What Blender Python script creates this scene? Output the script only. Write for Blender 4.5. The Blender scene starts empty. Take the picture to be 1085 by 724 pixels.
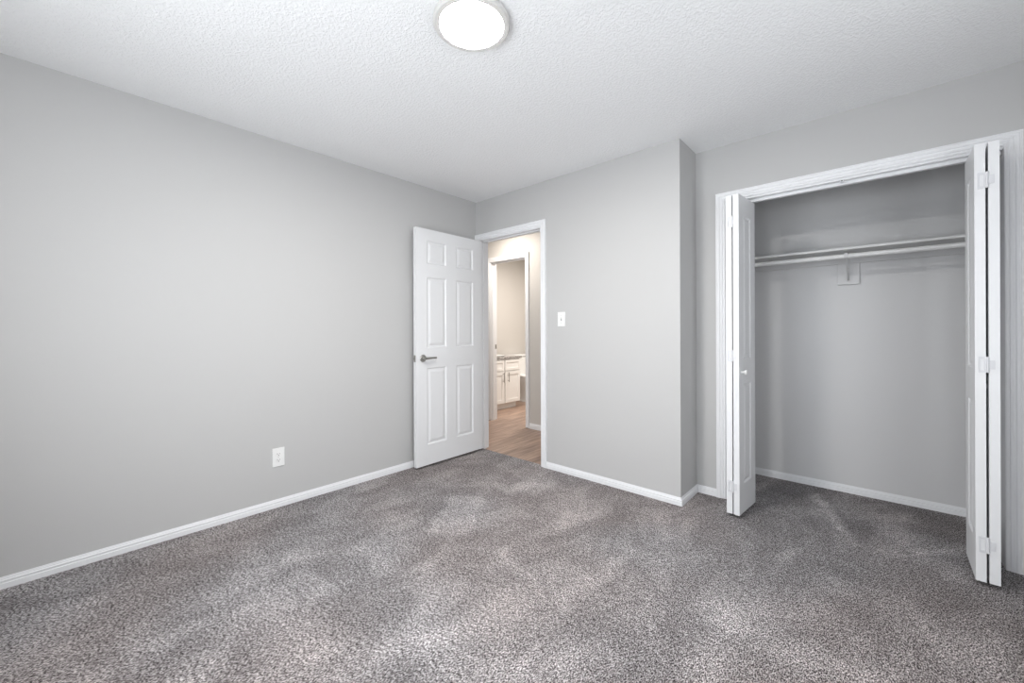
import bpy, bmesh, math, random
from mathutils import Matrix, Vector
random.seed(4)
C = bpy.context.scene.collection
S = bpy.context.scene
PI = math.pi

# ------------------------------------------------------------------ camera
F_PX, YAW, ROLL, SY = 426.554, math.radians(42.1873), math.radians(-0.2053), -11.4233
cam_d = bpy.data.cameras.new('camera')
cam_d.sensor_fit = 'HORIZONTAL'; cam_d.sensor_width = 36.0
cam_d.lens = F_PX / 1085 * 36.0
cam_d.shift_y = SY / 1085
cam_d.clip_start = 0.02
cam = bpy.data.objects.new('camera', cam_d); C.objects.link(cam)
fw = Vector((-math.sin(YAW), math.cos(YAW), 0)); rt = Vector((math.cos(YAW), math.sin(YAW), 0)); up = Vector((0, 0, 1))
r2 = rt*math.cos(ROLL) + up*math.sin(ROLL); u2 = -rt*math.sin(ROLL) + up*math.cos(ROLL)
mt = Matrix((r2, u2, -fw)).transposed().to_4x4(); mt.translation = (2.9533, -2.7301, 1.1654)
cam.matrix_world = mt
S.camera = cam

# ------------------------------------------------------------------ world, lights, exposure
LAMP_STRENGTH = 205.0
WINDOW_FRONT_W = 48.0
WINDOW_RIGHT_W = 15.0
HALL_W = 13.5
BATH_W = 40.0
S.view_settings.view_transform = 'Standard'; S.view_settings.look = 'None'
S.view_settings.gamma = 1.0; S.view_settings.exposure = 0.05
S.view_settings.use_curve_mapping = False
w = bpy.data.worlds.new('sky'); S.world = w; w.use_nodes = True
bg = w.node_tree.nodes['Background']; bg.inputs[0].default_value = (.75, .87, 1, 1); bg.inputs[1].default_value = 1.0

def area(name, loc, rot, sx, sy, watts, col, shape='RECTANGLE', spread=PI):
    l = bpy.data.lights.new(name, 'AREA'); l.shape = shape; l.size = sx
    if shape in ('RECTANGLE', 'ELLIPSE'): l.size_y = sy
    l.energy = watts; l.color = col; l.spread = spread
    o = bpy.data.objects.new(name, l); C.objects.link(o); o.location = loc; o.rotation_euler = rot
    return o
# daylight entering through the window in the wall behind the camera, and hall / bathroom lamps
area('daylight_front_window', (2.0, -3.36, 1.25), (PI/2 + math.radians(17), 0, 0), 1.65, 1.25, WINDOW_FRONT_W, (.93, .965, 1))
area('daylight_side_window', (3.76, -1.5, 1.35), (PI/2, 0, PI/2), 1.0, 1.1, WINDOW_RIGHT_W, (.93, .965, 1))
area('hall_lamp', (-.35, .52, 2.40), (0, 0, 0), .30, .30, HALL_W, (1, .93, .85), 'DISK')
area('bathroom_lamp', (-.45, 1.9, 2.40), (0, 0, 0), .35, .35, BATH_W, (1, .94, .87), 'DISK')

# ------------------------------------------------------------------ materials
def mat(name, col, rough=.5, metal=0.0, spec=None):
    m = bpy.data.materials.new(name); m.use_nodes = True
    b = m.node_tree.nodes['Principled BSDF']
    b.inputs['Base Color'].default_value = (*col, 1); b.inputs['Roughness'].default_value = rough
    b.inputs['Metallic'].default_value = metal
    if spec is not None: b.inputs['Specular IOR Level'].default_value = spec
    return m
def nd(m, t, **kw):
    n = m.node_tree.nodes.new(t)
    for k, v in kw.items(): setattr(n, k, v)
    return n
def lk(m, a, b): m.node_tree.links.new(a, b)
def bsdf(m): return m.node_tree.nodes['Principled BSDF']
def coords(m, scale=(1, 1, 1), rot=(0, 0, 0)):
    g = nd(m, 'ShaderNodeNewGeometry'); mp = nd(m, 'ShaderNodeMapping')
    mp.inputs['Scale'].default_value = scale; mp.inputs['Rotation'].default_value = rot
    lk(m, g.outputs['Position'], mp.inputs['Vector']); return mp.outputs[0]
def noise(m, vec, scale, detail=2, rough=.5, dist=0):
    n = nd(m, 'ShaderNodeTexNoise'); n.inputs['Scale'].default_value = scale
    n.inputs['Detail'].default_value = detail; n.inputs['Roughness'].default_value = rough
    n.inputs['Distortion'].default_value = dist
    lk(m, vec, n.inputs['Vector']); return n.outputs['Fac']
def ramp(m, fac, stops):
    r = nd(m, 'ShaderNodeValToRGB'); e = r.color_ramp.elements
    while len(e) < len(stops): e.new(.5)
    for i, (p, c) in enumerate(stops):
        e[i].position = p; e[i].color = (*c, 1) if len(c) == 3 else c
    lk(m, fac, r.inputs[0]); return r.outputs[0]
def bump(m, h, strength, dist):
    b = nd(m, 'ShaderNodeBump'); b.inputs['Strength'].default_value = strength; b.inputs['Distance'].default_value = dist
    lk(m, h, b.inputs['Height']); lk(m, b.outputs[0], bsdf(m).inputs['Normal'])
def mixc(m, blend, fac, a, b):
    x = nd(m, 'ShaderNodeMix', data_type='RGBA', blend_type=blend)
    if isinstance(fac, (int, float)): x.inputs[0].default_value = fac
    else: lk(m, fac, x.inputs[0])
    for s, v in ((6, a), (7, b)):
        if isinstance(v, tuple): x.inputs[s].default_value = (*v, 1)
        else: lk(m, v, x.inputs[s])
    return x.outputs[2]

WALL = mat('grey_wall_paint', (.535, .532, .528), .62, spec=.35)
p = coords(WALL); bump(WALL, noise(WALL, p, 130, 3), .10, .002)
CLOSET_WALL_LIT = mat('grey_wall_paint_lit', (.64, .637, .64), .42, spec=.5)  # same grey wall paint, colour lightened to make up for weak closet light
p = coords(CLOSET_WALL_LIT); bump(CLOSET_WALL_LIT, noise(CLOSET_WALL_LIT, p, 130, 3), .06, .002)
HALLW = mat('warm_hall_paint', (.60, .575, .545), .6)
CEIL = mat('textured_ceiling_paint', (.90, .905, .91), .9, spec=.2)
p = coords(CEIL, (1, 1, 1))
n1 = noise(CEIL, p, 75, 2, .55, .6)
h = ramp(CEIL, n1, [(.44, (0, 0, 0)), (.60, (1, 1, 1))])
bump(CEIL, h, .45, .004)
TRIM = mat('white_trim_paint', (.83, .835, .85), .38)
DOORW = mat('white_door_paint', (.80, .805, .815), .42)
p = coords(DOORW, (1, 1, .12)); bump(DOORW, noise(DOORW, p, 260, 2), .05, .001)
WHITE = mat('white_plastic', (.84, .84, .83), .35)
PORC = mat('white_porcelain', (.85, .85, .84), .12)
NICKEL = mat('satin_nickel', (.40, .39, .37), .3, 1.0)
DARK = mat('dark_slot', (.03, .03, .03), .6)
SHELFW = mat('shelf_paint', (.66, .66, .655), .5)
ROD = mat('painted_rod', (.74, .74, .735), .35)
GREYM = mat('painted_steel_bracket', (.60, .60, .60), .4)
CAB = mat('cabinet_white_paint', (.88, .87, .85), .4)
HINGE = mat('painted_hinge', (.70, .705, .725), .3)
ACRYL = mat('lamp_trim', (.64, .63, .61), .35)
GLOW = bpy.data.materials.new('lamp_diffuser_glow'); GLOW.use_nodes = True
b = bsdf(GLOW); b.inputs['Base Color'].default_value = (.9, .9, .9, 1)
b.inputs['Emission Color'].default_value = (1, .975, .94, 1); b.inputs['Emission Strength'].default_value = LAMP_STRENGTH
GLASS = mat('window_glass', (1, 1, 1), .0); bsdf(GLASS).inputs['Transmission Weight'].default_value = 1.0
BLIND = mat('blind_white', (.8, .8, .8), .6)

GRAN = mat('speckled_granite', (.6, .58, .56), .15)
p = coords(GRAN)
c = ramp(GRAN, noise(GRAN, p, 120, 3, .7), [(.40, (.06, .055, .055)), (.50, (.32, .30, .29)), (.62, (.66, .64, .62))])
lk(GRAN, c, bsdf(GRAN).inputs['Base Color'])

# carpet: flecked twisted pile with brushed patches of nap
CARPET = mat('flecked_grey_carpet', (.3, .28, .28), .95, spec=.1)
p = coords(CARPET)
def math_(m, op, a, b_, clamp=False):
    x = nd(m, 'ShaderNodeMath', operation=op, use_clamp=clamp)
    for i_, v in enumerate((a, b_)):
        if isinstance(v, (int, float)): x.inputs[i_].default_value = v
        elif v is not None: lk(m, v, x.inputs[i_])
    return x.outputs[0]
pf = coords(CARPET, (1.0, .5, 1), (0, 0, math.radians(-42)))
n_f = noise(CARPET, pf, 245, 2, .65, .25)
n_c = noise(CARPET, p, 62, 2, .6, .2)
mixf = math_(CARPET, 'ADD', math_(CARPET, 'MULTIPLY', n_f, .80), math_(CARPET, 'MULTIPLY', n_c, .20))
fleck = ramp(CARPET, mixf, [(.38, (.026, .021, .021)), (.458, (.155, .139, .139)), (.532, (.40, .376, .375)), (.62, (.74, .715, .715))])
# brushed nap: patches of pile lying the other way
nap = noise(CARPET, coords(CARPET, (1, .7, 1), (0, 0, math.radians(-30))), 3.4, 6, .70, .6)
napc = ramp(CARPET, nap, [(.34, (.76, .75, .75)), (.48, (.92, .91, .91)), (.54, (1.08, 1.075, 1.075)), (.66, (1.34, 1.33, 1.33))])
def brush(cx_, cy_, deg, lx, ly, soft=.06):
    """soft-edged rectangle of brushed pile centred at (cx_, cy_) on the floor"""
    g = nd(CARPET, 'ShaderNodeNewGeometry'); mp = nd(CARPET, 'ShaderNodeMapping', vector_type='TEXTURE')
    mp.inputs['Location'].default_value = (cx_, cy_, 0); mp.inputs['Rotation'].default_value = (0, 0, math.radians(deg))
    wob = nd(CARPET, 'ShaderNodeTexNoise'); wob.inputs['Scale'].default_value = 9; wob.inputs['Detail'].default_value = 3
    lk(CARPET, g.outputs['Position'], wob.inputs['Vector'])
    va_ = nd(CARPET, 'ShaderNodeVectorMath', operation='SUBTRACT'); lk(CARPET, wob.outputs['Color'], va_.inputs[0]); va_.inputs[1].default_value = (.5, .5, .5)
    vb_ = nd(CARPET, 'ShaderNodeVectorMath', operation='MULTIPLY_ADD'); lk(CARPET, va_.outputs[0], vb_.inputs[0]); vb_.inputs[1].default_value = (.14, .14, 0)
    lk(CARPET, g.outputs['Position'], vb_.inputs[2]); lk(CARPET, vb_.outputs[0], mp.inputs['Vector'])
    sp = nd(CARPET, 'ShaderNodeSeparateXYZ'); lk(CARPET, mp.outputs[0], sp.inputs[0])
    def edge(o_, half):
        a_ = math_(CARPET, 'ABSOLUTE', o_, 0)
        return math_(CARPET, 'DIVIDE', math_(CARPET, 'SUBTRACT', half + soft/2, a_), soft, True)
    return math_(CARPET, 'MULTIPLY', edge(sp.outputs[0], lx/2), edge(sp.outputs[1], ly/2))
BRUSH = []
def seg(a, b_, w_, soft=.05, k=1.0):
    dx, dy = b_[0]-a[0], b_[1]-a[1]
    BRUSH.append((brush((a[0]+b_[0])/2, (a[1]+b_[1])/2, math.degrees(math.atan2(dy, dx)), math.hypot(dx, dy), w_, soft), k))
seg((2.614, .832), (2.875, .099), .055, .05, 1.0)
seg((3.073, .80), (2.960, .10), .13, .07, .55)
seg((3.10, .22), (3.30, .50), .06, .05, .8)
seg((1.12, -1.27), (.82, -.84), .27, .05, .8)
seg((.85, -2.25), (1.50, -2.10), .16, .14, .75)
seg((1.57, -2.15), (1.74, -1.72), .12, .14, .7)
seg((2.05, -1.75), (2.24, -1.35), .12, .12, .55)
seg((2.45, -1.0), (2.80, -.62), .12, .12, .8)
seg((1.95, -1.35), (2.0, -.70), .07, .09, .5)
seg((1.55, -1.35), (1.50, -.55), .09, .1, .5)
seg((.72, -2.0), (.92, -1.62), .10, .1, .6)
seg((.95, -.55), (1.15, -.25), .18, .12, .5)
tot = None
for o_, k_ in BRUSH:
    v_ = math_(CARPET, 'MULTIPLY', o_, k_); tot = v_ if tot is None else math_(CARPET, 'MAXIMUM', tot, v_)
hue = noise(CARPET, p, .9, 1)
huec = ramp(CARPET, hue, [(.42, (.985, 1.0, 1.012)), (.60, (1.03, .995, .98))])
col = mixc(CARPET, 'MULTIPLY', 1.0, fleck, napc); col = mixc(CARPET, 'MULTIPLY', 1.0, col, huec)
bright = mixc(CARPET, 'MULTIPLY', 1.0, col, (1.48, 1.48, 1.48))
col = mixc(CARPET, 'MIX', tot, col, bright)
lk(CARPET, col, bsdf(CARPET).inputs['Base Color'])
bump(CARPET, mixf, 1.0, .014)

# brown plank floor
WOOD = mat('brown_plank_floor', (.3, .2, .15), .38)
p = coords(WOOD, (1, 1, 1), (0, 0, PI/2))
br = nd(WOOD, 'ShaderNodeTexBrick'); lk(WOOD, p, br.inputs['Vector'])
br.inputs['Scale'].default_value = 1.0; br.inputs['Brick Width'].default_value = 1.2; br.inputs['Row Height'].default_value = .155
br.inputs['Mortar Size'].default_value = .0012; br.inputs['Color1'].default_value = (.40, .285, .225, 1)
br.inputs['Color2'].default_value = (.29, .205, .165, 1); br.inputs['Mortar'].default_value = (.07, .045, .035, 1)
p2 = coords(WOOD, (14, 1.2, 1)); g = noise(WOOD, p2, 2.2, 4, .6, .5)
gc = ramp(WOOD, g, [(.35, (.68, .66, .64)), (.62, (1.25, 1.22, 1.2))])
lk(WOOD, mixc(WOOD, 'MULTIPLY', 1.0, br.outputs['Color'], gc), bsdf(WOOD).inputs['Base Color'])

# ------------------------------------------------------------------ mesh helpers
def obj(name, bm, m, parent=None, smooth=False, bevel=0, loc=None):
    me = bpy.data.meshes.new(name); bmesh.ops.recalc_face_normals(bm, faces=bm.faces[:]); bm.to_mesh(me); bm.free()
    me.materials.append(m)
    o = bpy.data.objects.new(name, me); C.objects.link(o)
    if parent: o.parent = parent
    if loc: o.location = loc
    if smooth:
        for f in me.polygons: f.use_smooth = True
        md = o.modifiers.new('edges', 'EDGE_SPLIT'); md.split_angle = math.radians(38)
    if bevel:
        md = o.modifiers.new('bevel', 'BEVEL'); md.width = bevel; md.segments = 2; md.limit_method = 'ANGLE'
    return o
def box(bm, x0, x1, y0, y1, z0, z1, M=None):
    vs = [bm.verts.new((x, y, z)) for x in (x0, x1) for y in (y0, y1) for z in (z0, z1)]
    for q in ((0,1,3,2), (4,6,7,5), (0,4,5,1), (2,3,7,6), (0,2,6,4), (1,5,7,3)): bm.faces.new([vs[i] for i in q])
    if M is not None: bmesh.ops.transform(bm, matrix=M, verts=vs)
    return vs
def boxes(*bs):
    bm = bmesh.new()
    for b_ in bs: box(bm, *b_)
    return bm
def lathe(bm, prof, M=None, n=32, caps=True):
    """prof: (r, h) list revolved about z"""
    rings = []; allv = []
    for r, h in prof:
        ring = [bm.verts.new((r*math.cos(2*PI*k/n), r*math.sin(2*PI*k/n), h)) for k in range(n)]
        rings.append(ring); allv += ring
    for a, b_ in zip(rings, rings[1:]):
        for k in range(n): bm.faces.new((a[k], a[(k+1) % n], b_[(k+1) % n], b_[k]))
    if caps: bm.faces.new(rings[0]); bm.faces.new(rings[-1])
    if M is not None: bmesh.ops.transform(bm, matrix=M, verts=allv)
def tube(bm, pts, r, n=10, M=None, flat=1.0):
    pts = [Vector(p_) for p_ in pts]; rings = []; allv = []
    for i, p_ in enumerate(pts):
        t = (pts[min(i+1, len(pts)-1)] - pts[max(i-1, 0)]).normalized()
        a = t.cross(Vector((0, 0, 1)));
        if a.length < 1e-3: a = t.cross(Vector((0, 1, 0)))
        a.normalize(); b_ = t.cross(a)
        rr = r[i] if isinstance(r, (list, tuple)) else r
        ring = [bm.verts.new(p_ + a*rr*math.cos(2*PI*k/n)*flat + b_*rr*math.sin(2*PI*k/n)) for k in range(n)]
        rings.append(ring); allv += ring
    for a, b_ in zip(rings, rings[1:]):
        for k in range(n): bm.faces.new((a[k], a[(k+1) % n], b_[(k+1) % n], b_[k]))
    bm.faces.new(rings[0]); bm.faces.new(rings[-1])
    if M is not None: bmesh.ops.transform(bm, matrix=M, verts=allv)
def sweep(bm, path, normals, prof):
    """mitred sweep: path = list of 3D points, normals = per-point (uvec, vvec) mapping profile (u, v) -> offset"""
    rings = []
    for P, (U, V) in zip(path, normals):
        rings.append([bm.verts.new(Vector(P) + Vector(U)*u + Vector(V)*v) for u, v in prof])
    n = len(prof)
    for a, b_ in zip(rings, rings[1:]):
        for k in range(n): bm.faces.new((a[k], a[(k+1) % n], b_[(k+1) % n], b_[k]))
    bm.faces.new(rings[0]); bm.faces.new(rings[-1])
def tag(o, label=None, cat=None, group=None, kind=None):
    if label: o['label'] = label
    if cat: o['category'] = cat
    if group: o['group'] = group
    if kind: o['kind'] = kind
    return o
def struct(name, bm, m, **kw): return tag(obj(name, bm, m, **kw), kind='structure')
def thing(name, label, cat, loc=(0, 0, 0), rz=0, group=None):
    o = bpy.data.objects.new(name, None); C.objects.link(o); o.location = loc; o.rotation_euler = (0, 0, rz)
    o.empty_display_size = .1
    return tag(o, label, cat, group)

# ------------------------------------------------------------------ room shell
H = 2.44; X1 = 1.986; D = .32; XR = 3.80; YF = -3.42
OX0, OX1, OZ = .036, .838, 2.068           # bedroom doorway rough opening (back wall)
CX0, CX1, CZ = 2.165, 3.430, 2.060         # closet rough opening
BX0, BX1 = -.805, -.178                    # bathroom doorway rough opening (hall wall)
YH = .984; WT = .112
struct('floor', boxes((-.1, XR+.1, YF-.1, .03, -.06, 0), (X1, XR+.1, .0301, 1.02, -.06, 0)), CARPET)
tag(bpy.data.objects['floor'], 'flecked grey brown carpet with brushed lighter patches')
struct('floor_hall', boxes((-2.7, X1-.12, .0301, 3.05, -.06, -.006)), WOOD)
struct('ceiling', boxes((-.1, XR+.1, YF-.1, 1.10, H, H+.08)), CEIL)
struct('ceiling_hall', boxes((-2.7, X1-.15, .1121, 3.05, H-.0005, H+.08)), CEIL).location.z = 0.0
struct('wall_left', boxes((-.12, 0, YF, 0, -.06, H)), WALL)
struct('wall_back', boxes((-2.6, OX0, 0, WT, -.06, H), (OX1, X1, 0, WT, -.06, H), (OX0, OX1, 0, WT, OZ, H)), WALL)
struct('wall_return', boxes((X1-.115, X1, WT, 1.013, -.06, H)), WALL)
struct('wall_closet_front', boxes((X1, CX0, D, D+WT, -.06, H), (CX1, XR, D, D+WT, -.06, H), (CX0, CX1, D, D+WT, CZ, H)), WALL)
struct('wall_closet_back', boxes((X1-.115, XR, 1.013, 1.12, -.06, H)), CLOSET_WALL_LIT)
# right wall with window, front wall with window (both behind the camera's view)
WRY0, WRY1, WRZ0, WRZ1 = -2.05, -.95, .80, 1.95
struct('wall_right', boxes((XR, XR+.12, YF, WRY0, -.06, H), (XR, XR+.12, WRY1, 1.12, -.06, H),
                           (XR, XR+.12, WRY0, WRY1, -.06, WRZ0), (XR, XR+.12, WRY0, WRY1, WRZ1, H)), WALL)
WFX0, WFX1, WFZ0, WFZ1 = 1.10, 2.90, .60, 2.02
struct('wall_front', boxes((-.12, WFX0, YF-.12, YF, -.06, H), (WFX1, XR+.12, YF-.12, YF, -.06, H),
                           (WFX0, WFX1, YF-.12, YF, -.06, WFZ0), (WFX0, WFX1, YF-.12, YF, WFZ1, H)), WALL)
# hall and bathroom
struct('wall_hall', boxes((-2.6, BX0, YH, YH+WT, -.06, H), (BX1, X1-.115, YH, YH+WT, -.06, H), (BX0, BX1, YH, YH+WT, OZ, H)), HALLW)
struct('wall_hall_end', boxes((-2.7, -2.6, WT, YH, -.06, H)), HALLW)
struct('wall_bathroom_left', boxes((-1.80, -1.70, YH+WT, 2.95, -.06, H)), HALLW)
struct('wall_bathroom_back', boxes((-1.80, .5, 2.95, 3.05, -.06, H)), HALLW)
struct('wall_bathroom_right', boxes((.4, .5, YH+WT, 2.95, -.06, H)), HALLW)

# ------------------------------------------------------------------ windows behind the camera
def window(name, M, wdt, hgt):
    bm = bmesh.new()
    f = .05
    for b_ in ((0, f, 0, .09, 0, hgt), (wdt-f, wdt, 0, .09, 0, hgt), (f, wdt-f, 0, .09, 0, f), (f, wdt-f, 0, .09, hgt-f, hgt),
               (f, wdt-f, .02, .07, hgt/2-.02, hgt/2+.02)): box(bm, *b_, M=M)
    o = struct(name, bm, TRIM)
    bm = bmesh.new(); box(bm, f, wdt-f, .042, .046, f, hgt-f, M=M); g_ = obj('window_glass', bm, GLASS, o)
    bm = bmesh.new(); box(bm, -.05, wdt+.05, -.035, 0, -.025, -.001, M=M); obj('window_sill', bm, TRIM, o)
    return o
window('window_1', Matrix.Translation((WFX1, YF-.005, WFZ0)) @ Matrix.Rotation(PI, 4, 'Z'), WFX1-WFX0, WFZ1-WFZ0)
window('window_2', Matrix.Translation((XR+.005, WRY1, WRZ0)) @ Matrix.Rotation(-PI/2, 4, 'Z'), WRY1-WRY0, WRZ1-WRZ0)

# ------------------------------------------------------------------ door casings (mitred fluted trim) and jambs
def cas_prof(wd):
    s = wd/.057
    pr_ = [(0, 0), (0, .007), (.004, .010), (.009, .010), (.011, .0082), (.014, .0082), (.017, .0125), (.026, .0145), (.029, .0125),
           (.032, .0125), (.036, .0165), (.044, .0175), (.047, .0155), (.049, .0155), (.052, .018), (.057, .018), (.057, 0)]
    return [(u*s, v) for u, v in pr_]
def casing(name, xa, xb, zt, y, wd, sgn=-1, parent=None, z0=0):
    V = (0, sgn, 0); bm = bmesh.new()
    path = [(xa, y, z0), (xa, y, zt), (xb, y, zt), (xb, y, z0)]
    nr = [((-1, 0, 0), V), ((-1, 0, 1), V), ((1, 0, 1), V), ((1, 0, 0), V)]
    sweep(bm, path, nr, cas_prof(wd))
    return struct(name, bm, TRIM)
def jamb(name, xa, xb, zt, y0, y1, m=TRIM, stop=None, th=.018, z0=-.05):
    bs = [(xa, xa+th, y0, y1, z0, zt), (xb-th, xb, y0, y1, z0, zt), (xa+th, xb-th, y0, y1, zt-th, zt)]
    if stop:
        s0, s1 = stop
        bs += [(xa+th, xa+th+.010, s0, s1, z0, zt-th), (xb-th-.010, xb-th, s0, s1, z0, zt-th), (xa+th+.010, xb-th-.010, s0, s1, zt-th-.010, zt-th)]
    return struct(name, boxes(*bs), m)
# bedroom doorway
j1 = jamb('trim_1', OX0, OX1, OZ, -.0005, WT+.0005, stop=(.042, .08))
casing('trim_2', .0575, .8165, 2.0545, -.0006, .0570)
casing('trim_3', .0485, .8255, 2.0555, WT+.0006, .057, +1)
bm = bmesh.new(); box(bm, OX1-.0185, OX1-.0175, -.0006, .034, .90, .96); box(bm, OX1-.0185, OX1-.0165, -.0018, -.0004, .905, .955)
obj('strike_plate', bm, NICKEL, j1)
# bathroom doorway
j2 = jamb('trim_4', BX0, BX1, OZ, YH-.0005, YH+WT+.0005, stop=(YH+.03, YH+.07))
casing('trim_5', BX0+.012, BX1-.012, 2.0545, YH-.0006, .057)
bm = bmesh.new(); box(bm, BX0+.0175, BX0+.0185, YH+.078, YH+.108, .925, .985)
box(bm, BX0+.0185, BX0+.024, YH+.088, YH+.094, .945, .965)
obj('strike_plate', bm, NICKEL, j2)
# closet opening
j3 = jamb('trim_6', CX0, CX1, CZ, D-.0005, D+WT+.0005, th=.018)
casing('trim_7', 2.180, 3.412, 2.0535, D-.0006, .057)
bm = bmesh.new(); box(bm, CX0+.02, CX1-.02, .352, .380, 2.022, 2.0415)
obj('door_track', bm, TRIM, j3)
bm = bmesh.new()
Mk = Matrix.Translation((2.803, .3355, 2.040)) @ Matrix.Rotation(PI/2, 4, 'X')
lathe(bm, [(.0105, 0), (.0105, .010), (.009, .012), (.0045, .012), (.0045, .010)], Mk, 20)
k_ = obj('door_catch', bm, HINGE, j3, smooth=True); k_['label'] = 'small round white catch under the header'
bm = bmesh.new(); lathe(bm, [(.0042, 0), (.0042, .0112)], Matrix.Translation((2.803, .3355, 2.040)) @ Matrix.Rotation(PI/2, 4, 'X'), 14)
obj('catch_socket', bm, DARK, k_)

# ------------------------------------------------------------------ baseboards
BH = .0525
bb = [(0, 0), (.0125, 0), (.0125, .025), (.0085, .0275), (.0085, .032), (.0115, .0335), (.0115, .0385), (.0070, .0415), (.0070, .0455), (.0052, .047), (.0040, BH), (0, BH)]
def baseboard(name, pts, z=0, m=TRIM, hs=1.0):
    """pts: 2D polyline with the room on the LEFT-hand normal side; profile u = out of wall"""
    bm = bmesh.new(); P = [Vector(p_) for p_ in pts]; ns = []
    def nrm(a, b_):
        d = (b_-a).normalized(); return Vector((-d.y, d.x))
    for i in range(len(P)):
        if i == 0: n_ = nrm(P[0], P[1])
        elif i == len(P)-1: n_ = nrm(P[-2], P[-1])
        else:
            a, b_ = nrm(P[i-1], P[i]), nrm(P[i], P[i+1]); n_ = (a+b_); n_ = n_/(n_.dot(a))
        ns.append(((n_.x, n_.y, 0), (0, 0, 1)))
    sweep(bm, [(p_.x, p_.y, z) for p_ in P], ns, [(u+.0003, v*hs) for u, v in bb])
    return struct(name, bm, m)
baseboard('baseboard_left', [(0, -.0012), (0, YF)])
baseboard('baseboard_back', [(2.1225, D), (X1, D), (X1, 0), (.874, 0)])
baseboard('baseboard_closet', [(XR, D+WT), (XR, 1.013), (X1, 1.013), (X1, D+WT)])
baseboard('baseboard_closet_front', [(XR, D), (3.470, D)])
baseboard('baseboard_hall', [(X1-.115, YH), (BX1+.046, YH)], z=-.006, hs=1.25)
baseboard('baseboard_hall_left', [(BX0-.046, YH), (-2.6, YH)], z=-.006, hs=1.25)
baseboard('baseboard_bathroom', [(.4, 2.95), (-1.70, 2.95), (-1.70, 2.06)], z=-.006, hs=1.25)
baseboard('baseboard_front', [(0, YF), (XR, YF)])
baseboard('baseboard_right', [(XR, YF), (XR, D)])

# ------------------------------------------------------------------ panelled slabs
def slab(wd, t, hgt, panels, ring):
    """panels: (x0, x1, z0, z1); both faces carry the moulded panels; ring: [(inset, depth)]"""
    xs = sorted({0, wd, *[p_[0] for p_ in panels], *[p_[1] for p_ in panels]})
    zs = sorted({0, hgt, *[p_[2] for p_ in panels], *[p_[3] for p_ in panels]})
    bm = bmesh.new(); cache = {}
    def v(x, y, z):
        k = (round(x, 5), round(y, 5), round(z, 5))
        if k not in cache: cache[k] = bm.verts.new((x, y, z))
        return cache[k]
    ps = {(round(a, 5), round(c_, 5)) for a, b_, c_, d_ in panels}
    for y, s in ((0, 1), (t, -1)):
        for i in range(len(xs)-1):
            for j in range(len(zs)-1):
                x0, x1, z0, z1 = xs[i], xs[i+1], zs[j], zs[j+1]
                cur = [v(x0, y, z0), v(x1, y, z0), v(x1, y, z1), v(x0, y, z1)]
                if (round(x0, 5), round(z0, 5)) in ps:
                    for ins, dep in ring:
                        nx = [v(x0+ins, y+s*dep, z0+ins), v(x1-ins, y+s*dep, z0+ins), v(x1-ins, y+s*dep, z1-ins), v(x0+ins, y+s*dep, z1-ins)]
                        for k in range(4): bm.faces.new((cur[k], cur[(k+1) % 4], nx[(k+1) % 4], nx[k]))
                        cur = nx
                bm.faces.new(cur)
    for i in range(len(xs)-1):
        for z in (0, hgt): bm.faces.new((v(xs[i], 0, z), v(xs[i+1], 0, z), v(xs[i+1], t, z), v(xs[i], t, z)))
    for j in range(len(zs)-1):
        for x in (0, wd): bm.faces.new((v(x, 0, zs[j]), v(x, t, zs[j]), v(x, t, zs[j+1]), v(x, 0, zs[j+1])))
    return bm

# open bedroom door (six panels), hinged on the left jamb, swung flat towards the left wall
DW = .762; DT = .035; dz = .02
cols_ = [(.112, .325), (.437, .650)]; rows_ = [(.172, .832), (1.002, 1.610), (1.720, 1.922)]
door = thing('door_1', 'open white six-panel bedroom door with lever handle, swung against the left wall', 'door', (.0985, -.020, dz), 0)
door.rotation_euler = (0, 0, math.radians(-90+.7)); door['kind'] = 'structure'
door['category'] = 'door'
# local frame: x along the door away from the hinge, y from visible face (0) towards hidden face (negative -> wall)
Mf = Matrix.Translation((0, -DT, 0))
bm = slab(DW, DT, 2.018, [(a, b_, c_, d_) for a, b_ in cols_ for c_, d_ in rows_], [(.004, .0015), (.012, .0085), (.019, .0085), (.040, .002)])
bmesh.ops.transform(bm, matrix=Mf, verts=bm.verts[:])
obj('door_panel', bm, DOORW, door)
def lever(parent, yface, s):
    """s=+1 sticks out along +y (visible side)"""
    bm = bmesh.new(); x, z = DW-.068, .914
    M = Matrix.Translation((x, yface, z)) @ Matrix.Rotation(-s*PI/2, 4, 'X')
    lathe(bm, [(.031, 0), (.031, .006), (.027, .010), (.013, .011), (.0115, .040)], M, 28)
    o = obj('door_handle', bm, NICKEL, parent, smooth=True); o['label'] = 'satin nickel lever handle'
    bm = bmesh.new(); yy = yface + s*.044
    tube(bm, [(x+.010, yy-s*.002, z), (x-.004, yy, z), (x-.03, yy+s*.003, z+.001), (x-.07, yy+s*.002, z+.002), (x-.108, yy, z+.001), (x-.113, yy, z)],
         [.0085, .0105, .0088, .0078, .0075, .005], 12)
    l_ = obj('lever', bm, NICKEL, parent, smooth=True)
    l_.parent = o
    return o
lever(door, 0, +1); lever(door, -DT, -1)
bm = bmesh.new(); box(bm, DW+.0002, DW+.0012, -.030, -.005, .885, .943)
box(bm, DW+.0012, DW+.008, -.024, -.011, .905, .923); o = obj('latch', bm, NICKEL, door); o['label'] = 'nickel latch plate and bolt on the free edge'
for zz in (.20, 1.0, 1.80):
    bm = bmesh.new(); lathe(bm, [(.0065, 0), (.0065, .09)], Matrix.Translation((-.010, -.043, zz-.045)), 12)
    box(bm, -.0035, -.0006, -.038, -.012, zz-.045, zz+.045); obj('hinge', bm, NICKEL, door, smooth=True)

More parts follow.
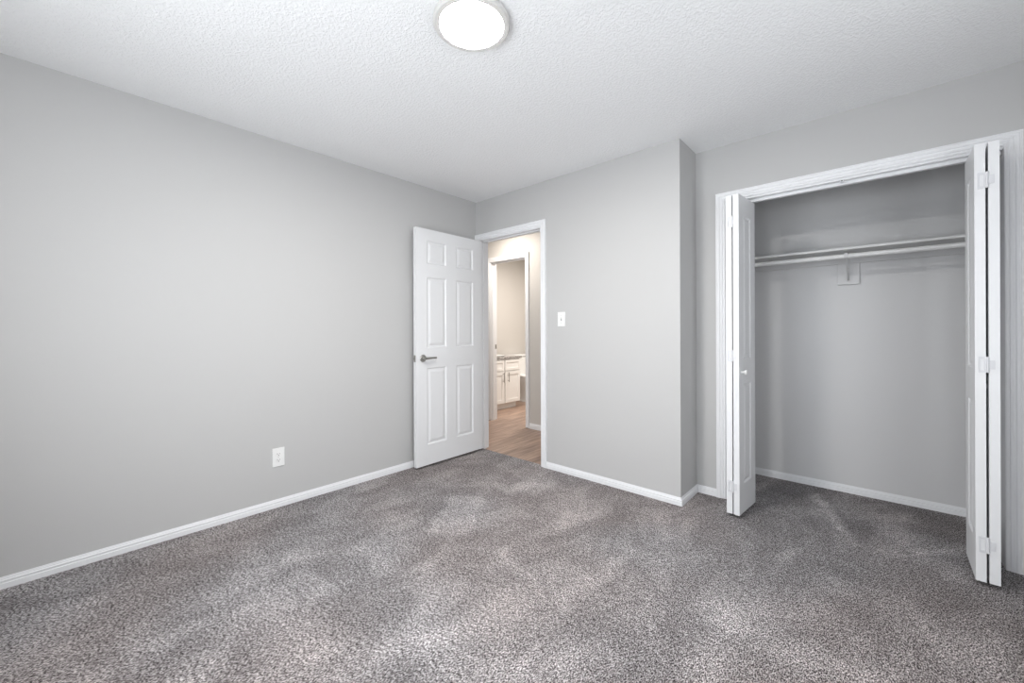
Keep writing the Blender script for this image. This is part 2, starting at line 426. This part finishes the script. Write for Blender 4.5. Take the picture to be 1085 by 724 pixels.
# bifold closet doors: two hinged leaves each, folded open to the sides
LW = .300; LT = .033; LH = 1.987
def bifold(name, label, hx0, hx1, bx0, bx1, yf, yb, sgn, zb, leaf_vis):
    """sgn +1: left pair (opening lies towards +x). jamb leaf front end spans hx0..hx1, opening leaf bx0..bx1, at y=yf."""
    t = thing(name, label, 'closet door', ((hx0+bx1)/2, (yf+yb)/2, zb))
    t['kind'] = 'structure'; base = Vector(t.location)
    ringb = [(.003, .001), (.011, .0065), (.016, .0065), (.032, .0015)]
    pans = [(.082, .218, .180, .812), (.082, .218, .962, 1.868)]
    out = []
    for (x0, ang, flip) in ((hx0, leaf_vis[0], 0), (bx0, leaf_vis[1], 1)):
        bm = slab(LW, LT, LH, pans, ringb)
        # slab x -> +y world, slab y -> -x world ; shift so it spans +x
        M = Matrix.Translation((x0, yf, zb)) @ Matrix.Rotation(ang, 4, 'Z') @ Matrix.Rotation(PI/2, 4, 'Z') @ Matrix.Translation((0, -LT, 0))
        bmesh.ops.transform(bm, matrix=Matrix.Translation(-base) @ M, verts=bm.verts[:])
        o = obj('leaf', bm, DOORW, t, bevel=0)
        out.append(o)
    # hinges across the gap, on the front ends
    gx = (hx1+bx0)/2
    for zc in (1.838, 1.005, .190):
        bm = bmesh.new(); y0 = yf-.0042; y1 = yf-.0004
        big, small = (-1, 1)
        # large frame plate
        a, b_ = (gx-.028, gx-.004); h2 = .036
        fr = .006
        if sgn > 0: pass
        box(bm, a, a+fr, y0, y1, zc-h2, zc+h2); box(bm, b_-fr, b_, y0, y1, zc-h2, zc+h2)
        box(bm, a+fr, b_-fr, y0, y1, zc-h2, zc-h2+fr*1.6); box(bm, a+fr, b_-fr, y0, y1, zc+h2-fr*1.6, zc+h2)
        # small plate
        box(bm, gx+.004, gx+.022, y0, y1, zc-.020, zc+.020)
        # knuckle
        lathe(bm, [(.0048, -h2), (.0048, h2)], Matrix.Translation((gx, yf-.0035, zc)), 12)
        for sx_, sz_ in ((a+.012, -h2+.005), (a+.012, h2-.005), (gx+.013, -.012), (gx+.013, .012)):
            lathe(bm, [(.0026, 0), (.0026, .0006)], Matrix.Translation((sx_, y0, zc+sz_)) @ Matrix.Rotation(PI/2, 4, 'X'), 8)
        bmesh.ops.transform(bm, matrix=Matrix.Translation(-base), verts=bm.verts[:])
        o = obj('hinge', bm, HINGE, t, smooth=True); o['label'] = 'white painted hinge bridging the two leaves'
    # knob on the opening leaf
    bm = bmesh.new()
    ang = leaf_vis[1]
    if sgn > 0: kx = bx0+LT - math.sin(ang)*.035; ky = yf+.036
    else: kx = bx0 - math.sin(ang)*.060; ky = yf+.052
    M = Matrix.Translation((kx, ky, .903)) @ Matrix.Rotation(sgn*PI/2, 4, 'Y')
    lathe(bm, [(.011, 0), (.010, .003), (.0062, .006), (.0058, .013), (.009, .018), (.0145, .023), (.0155, .028), (.012, .032), (.004, .0335)], M, 24)
    bmesh.ops.transform(bm, matrix=Matrix.Translation(-base), verts=bm.verts[:])
    o = obj('knob', bm, WHITE, t, smooth=True); o['label'] = 'small round white pull knob'
    # top pivot pins into the track
    bm = bmesh.new()
    for o_, ang_, x0 in ((0, leaf_vis[0], hx0), (1, leaf_vis[1], bx0)):
        px = x0 + LT/2 - math.sin(ang_)*(LW-.02); py = yf+LW-.02
        lathe(bm, [(.004, LH), (.004, LH+.012)], Matrix.Translation((px, py+.0, zb)), 10)
    bmesh.ops.transform(bm, matrix=Matrix.Translation(-base), verts=bm.verts[:])
    obj('pivot_pin', bm, NICKEL, t, smooth=True)
    return t
bifold('door_2', 'left white bifold closet door folded open beside the wall return', 2.2515, 2.2845, 2.2915, 2.3245, .046, .35, +1, .019,
       (math.radians(5.2), math.radians(-5.2)))
bifold('door_3', 'right white bifold closet door folded open, nearest the camera', 3.2845, 3.3175, 3.3260, 3.3590, .050, .35, -1, .021,
       (math.radians(-.8), math.radians(-2.6)))

# ------------------------------------------------------------------ closet fittings
YB = 1.013
sh = tag(obj('closet_shelf', boxes((X1+.002, XR-.002, .700, YB-.0005, 1.690, 1.7055)), SHELFW, bevel=.0015),
         'long painted wooden shelf across the upper closet, above the hanging rod', 'shelf')
cl = tag(obj('shelf_cleat', boxes((X1+.004, XR-.004, YB-.0195, YB-.0006, 1.634, 1.6895)), CLOSET_WALL_LIT, bevel=.001),
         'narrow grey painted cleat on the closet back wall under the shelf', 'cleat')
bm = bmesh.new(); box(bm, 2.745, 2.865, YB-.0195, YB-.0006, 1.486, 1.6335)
tag(obj('bracket_block', bm, CLOSET_WALL_LIT, bevel=.001), 'square grey painted backing block behind the rod bracket', 'backing block')
rodY, rodZ = .735, 1.652
bm = bmesh.new(); M = Matrix.Translation((X1+.002, rodY, rodZ)) @ Matrix.Rotation(PI/2, 4, 'Y')
lathe(bm, [(.0155, 0), (.0155, XR-X1-.004)], M, 24)
rod = tag(obj('closet_rod', bm, ROD, smooth=True), 'long round white hanging rod below the closet shelf', 'rod')
br_ = thing('rod_bracket', 'grey metal shelf and rod bracket with hook, screwed to the square block', 'bracket', (2.803, YB-.02, 1.50))
bx = 2.803
def strap(bm, pts, wdt, th):
    # flat strap in the y-z plane, thickness th, width along x
    P = [Vector((0, y, z)) for y, z in pts]; rings = []
    for i, q in enumerate(P):
        t_ = (P[min(i+1, len(P)-1)]-P[max(i-1, 0)]).normalized(); n_ = Vector((0, -t_.z, t_.y))
        rings.append([bm.verts.new((bx+sx_*wdt/2, q.y+n_.y*sy_*th/2, q.z+n_.z*sy_*th/2)) for sx_, sy_ in ((-1, -1), (1, -1), (1, 1), (-1, 1))])
    for a, b_ in zip(rings, rings[1:]):
        for k in range(4): bm.faces.new((a[k], a[(k+1) % 4], b_[(k+1) % 4], b_[k]))
    bm.faces.new(rings[0]); bm.faces.new(rings[-1])
def child(name, bm, m, parent, **kw):
    bmesh.ops.transform(bm, matrix=Matrix.Translation(-Vector(parent.location)), verts=bm.verts[:])
    return obj(name, bm, m, parent, **kw)
bm = bmesh.new(); strap(bm, [(YB-.0212, 1.505), (YB-.0212, 1.684)], .022, .003); child('wall_plate', bm, GREYM, br_)
bm = bmesh.new(); strap(bm, [(YB-.021, 1.6865), (.712, 1.6865)], .022, .003); child('shelf_arm', bm, GREYM, br_)
bm = bmesh.new(); strap(bm, [(YB-.0245, 1.515), (.80, 1.655), (.775, 1.668)], .010, .004); child('brace', bm, GREYM, br_)
bm = bmesh.new()
hook = [(rodY + .0185*math.cos(a), rodZ + .0185*math.sin(a)) for a in [math.radians(20 - k*20) for k in range(0, 11)]]
strap(bm, [(.775, 1.668)] + hook + [(rodY-.022, 1.670)], .018, .0032); child('hook', bm, GREYM, br_)
bm = bmesh.new()
bm.free()
for zz in (1.525, 1.60):
    bm = bmesh.new(); lathe(bm, [(.004, 0), (.003, .002)], Matrix.Translation((bx, YB-.0227, zz)) @ Matrix.Rotation(PI/2, 4, 'X'), 10)
    child('screw', bm, NICKEL, br_, smooth=True)

# ------------------------------------------------------------------ ceiling light
LX, LY, LR = 1.724, -1.613, .1565
lt = thing('ceiling_light', 'round flush white ceiling light, lit, on the textured ceiling', 'ceiling light', (LX, LY, H))
bm = bmesh.new(); lathe(bm, [(LR-.012, -.0005), (LR, -.006), (LR, -.020), (LR-.006, -.026), (LR-.025, -.026), (LR-.028, -.020), (LR-.028, -.0005)], None, 96, caps=False)
obj('trim_ring', bm, ACRYL, lt, smooth=True)
bm = bmesh.new(); R_ = LR-.0285
lathe(bm, [(R_, -.010), (R_, -.0235), (R_*.9, -.027), (R_*.6, -.0295), (R_*.3, -.031), (.004, -.0315)], None, 96)
obj('diffuser', bm, GLOW, lt, smooth=True)
bm = bmesh.new(); lathe(bm, [(R_-.01, -.0005), (R_-.01, -.009)], None, 48); obj('mounting_base', bm, WHITE, lt)

# ------------------------------------------------------------------ switch and outlet
sw = thing('light_switch', 'white toggle light switch plate on the back wall right of the doorway', 'light switch', (1.031, 0, 1.259))
bm = bmesh.new(); box(bm, -.036, .036, -.0065, -.0004, -.059, .059); o = obj('switch_plate', bm, WHITE, sw, bevel=.002)
bm = bmesh.new(); box(bm, -.0055, .0055, -.0072, -.0066, -.0125, .0125); obj('toggle_slot', bm, mat('slot_grey', (.35, .35, .35), .6), sw)
bm = bmesh.new(); box(bm, -.0045, .0045, -.017, -.0055, -.004, .004, M=Matrix.Rotation(math.radians(-28), 4, 'X')); obj('toggle', bm, WHITE, sw, bevel=.001)
for zz in (.030, -.030):
    bm = bmesh.new(); lathe(bm, [(.0032, 0), (.0028, .001)], Matrix.Translation((0, -.0065, zz)) @ Matrix.Rotation(PI/2, 4, 'X'), 12); obj('screw', bm, GREYM, sw)
ol = thing('power_outlet', 'white duplex power outlet low on the left wall', 'power outlet', (0, -1.792, .331))
bm = bmesh.new(); box(bm, .0004, .0065, -.037, .037, -.061, .061); obj('outlet_plate', bm, WHITE, ol, bevel=.002)
for zz in (.0195, -.0195):
    bm = bmesh.new(); lathe(bm, [(.0165, 0), (.016, .0018)], Matrix.Translation((.0066, 0, zz)) @ Matrix.Rotation(PI/2, 4, 'Y'), 28)
    rc = obj('receptacle', bm, WHITE, ol, smooth=True)
    bm = bmesh.new()
    box(bm, .0082, .0088, -.0080, -.0058, zz-.0015, zz+.0075); box(bm, .0082, .0088, .0058, .0076, zz-.0005, zz+.0065)
    lathe(bm, [(.0027, 0), (.0027, .0006)], Matrix.Translation((.0082, 0, zz-.0075)) @ Matrix.Rotation(PI/2, 4, 'Y'), 12)
    obj('slots', bm, DARK, rc)
bm = bmesh.new(); lathe(bm, [(.003, 0), (.0026, .001)], Matrix.Translation((.0066, 0, 0)) @ Matrix.Rotation(PI/2, 4, 'Y'), 12); obj('screw', bm, GREYM, ol)

# ------------------------------------------------------------------ bathroom vanity
VX, VB = -1.150, -1.695; VY0, VY1 = 1.262, 1.968; vt = .742
va = thing('bathroom_vanity', 'white shaker vanity cabinet seen through both doorways', 'vanity cabinet', (VB, (VY0+VY1)/2, -.006))
bm = boxes((VB, VX, VY0, VY1, .082, vt), (VB, VX-.055, VY0+.004, VY1-.028, -.0055, .082)); child('cabinet_body', bm, CAB, va, bevel=.001)
def shaker(y0, y1, z0, z1, fr=.048):
    bm = bmesh.new(); x0, x1 = VX+.0004, VX+.019
    box(bm, x0, x1-.007, y0+.002, y1-.002, z0+.002, z1-.002)
    for b_ in ((x0, x1, y0, y0+fr, z0, z1), (x0, x1, y1-fr, y1, z0, z1), (x0, x1, y0+fr, y1-fr, z0, z0+fr), (x0, x1, y0+fr, y1-fr, z1-fr, z1)): box(bm, *b_)
    return bm
def pull(yc, z0, z1, parent):
    bm = bmesh.new(); xx = VX+.048
    tube(bm, [(xx, yc, z0-.012), (xx, yc, z1+.012)], .0055, 10)
    tube(bm, [(VX+.0195, yc, z0+.008), (xx, yc, z0+.008)], .0045, 8); tube(bm, [(VX+.0195, yc, z1-.008), (xx, yc, z1-.008)], .0045, 8)
    bmesh.ops.transform(bm, matrix=Matrix.Translation(-Vector(va.location)), verts=bm.verts[:])
    o = obj('handle', bm, NICKEL, parent, smooth=True); o['label'] = 'nickel bar pull'
for (a, b_, hy) in ((VY0+.010, 1.604, 1.572), (1.628, VY1-.010, 1.680)):
    d_ = child('cabinet_door', shaker(a, b_, .094, .556), CAB, va); pull(hy, .415, .535, d_)
    child('drawer_front', shaker(a, b_, .574, .726, .034), CAB, va)
# countertop with basin hole suggested by an inset bowl
bm = boxes((VB, VX+.022, VY0-.012, VY1+.030, vt+.0005, vt+.036))
ct = tag(obj('countertop', bm, GRAN, bevel=.002), 'speckled granite countertop on the white bathroom vanity', 'countertop')
bm = boxes((VB, VB+.015, VY0-.012, VY1+.030, vt+.0365, vt+.06)); obj('backsplash', bm, GRAN, ct)
bm = bmesh.new()
Mb = Matrix.Translation((-1.40, 1.62, vt+.0365)) @ Matrix.Diagonal((.82, 1.15, 1, 1))
lathe(bm, [(.185, 0), (.192, .004), (.196, .011), (.19, .013), (.178, .010), (.15, .003), (.06, .001), (.01, .001)], Mb, 48)
tag(obj('sink_basin', bm, PORC, smooth=True), 'white oval sink basin set in the speckled countertop', 'sink')
fa = thing('faucet', 'small nickel faucet behind the white sink basin', 'faucet', (-1.60, 1.62, vt+.0365))
bm = bmesh.new(); tube(bm, [(0, 0, .0005), (0, 0, .09), (.02, 0, .115), (.06, 0, .12), (.10, 0, .10)], [.018, .014, .012, .011, .010], 14); obj('spout', bm, NICKEL, fa, smooth=True)
for s in (-1, 1):
    bm = bmesh.new(); lathe(bm, [(.020, .0005), (.018, .02), (.010, .045)], Matrix.Translation((0, s*.09, 0)), 16)
    tube(bm, [(0, s*.09, .045), (.03, s*.11, .05)], .006, 8); obj('tap_handle', bm, NICKEL, fa, smooth=True)

# ------------------------------------------------------------------ toilet
tl = thing('toilet', 'white toilet with tank beside the far end of the vanity', 'toilet', (-1.68, 2.42, -.006))
bm = bmesh.new(); box(bm, 0.0, .19, -.215, .215, .40, .735)
obj('tank', bm, PORC, tl, bevel=.02)
bm = bmesh.new(); box(bm, -.005, .20, -.225, .225, .736, .770); obj('tank_lid', bm, PORC, tl, bevel=.008)
bm = bmesh.new()
def oval(bm, secs, n=28):
    rings = []
    for cx_, ax_, ay_, z in secs:
        rings.append([bm.verts.new((cx_+ax_*math.cos(2*PI*k/n), ay_*math.sin(2*PI*k/n), z)) for k in range(n)])
    for a, b_ in zip(rings, rings[1:]):
        for k in range(n): bm.faces.new((a[k], a[(k+1) % n], b_[(k+1) % n], b_[k]))
    bm.faces.new(rings[0]); bm.faces.new(rings[-1])
oval(bm, [(.34, .24, .115, .0005), (.34, .235, .11, .03), (.33, .20, .095, .08), (.34, .19, .10, .18), (.40, .24, .15, .30), (.43, .26, .182, .375), (.43, .262, .186, .398)])
obj('bowl', bm, PORC, tl, smooth=True)
bm = bmesh.new(); oval(bm, [(.44, .255, .188, .399), (.44, .26, .192, .408), (.44, .26, .192, .43), (.44, .25, .18, .438)]); obj('seat', bm, WHITE, tl, smooth=True)
bm = bmesh.new(); lathe(bm, [(.012, 0), (.012, .01)], Matrix.Translation((.19, -.15, .67)) @ Matrix.Rotation(PI/2, 4, 'Y'), 12)
tube(bm, [(.205, -.15, .67), (.205, -.08, .665)], .006, 8); obj('flush_lever', bm, NICKEL, tl, smooth=True)
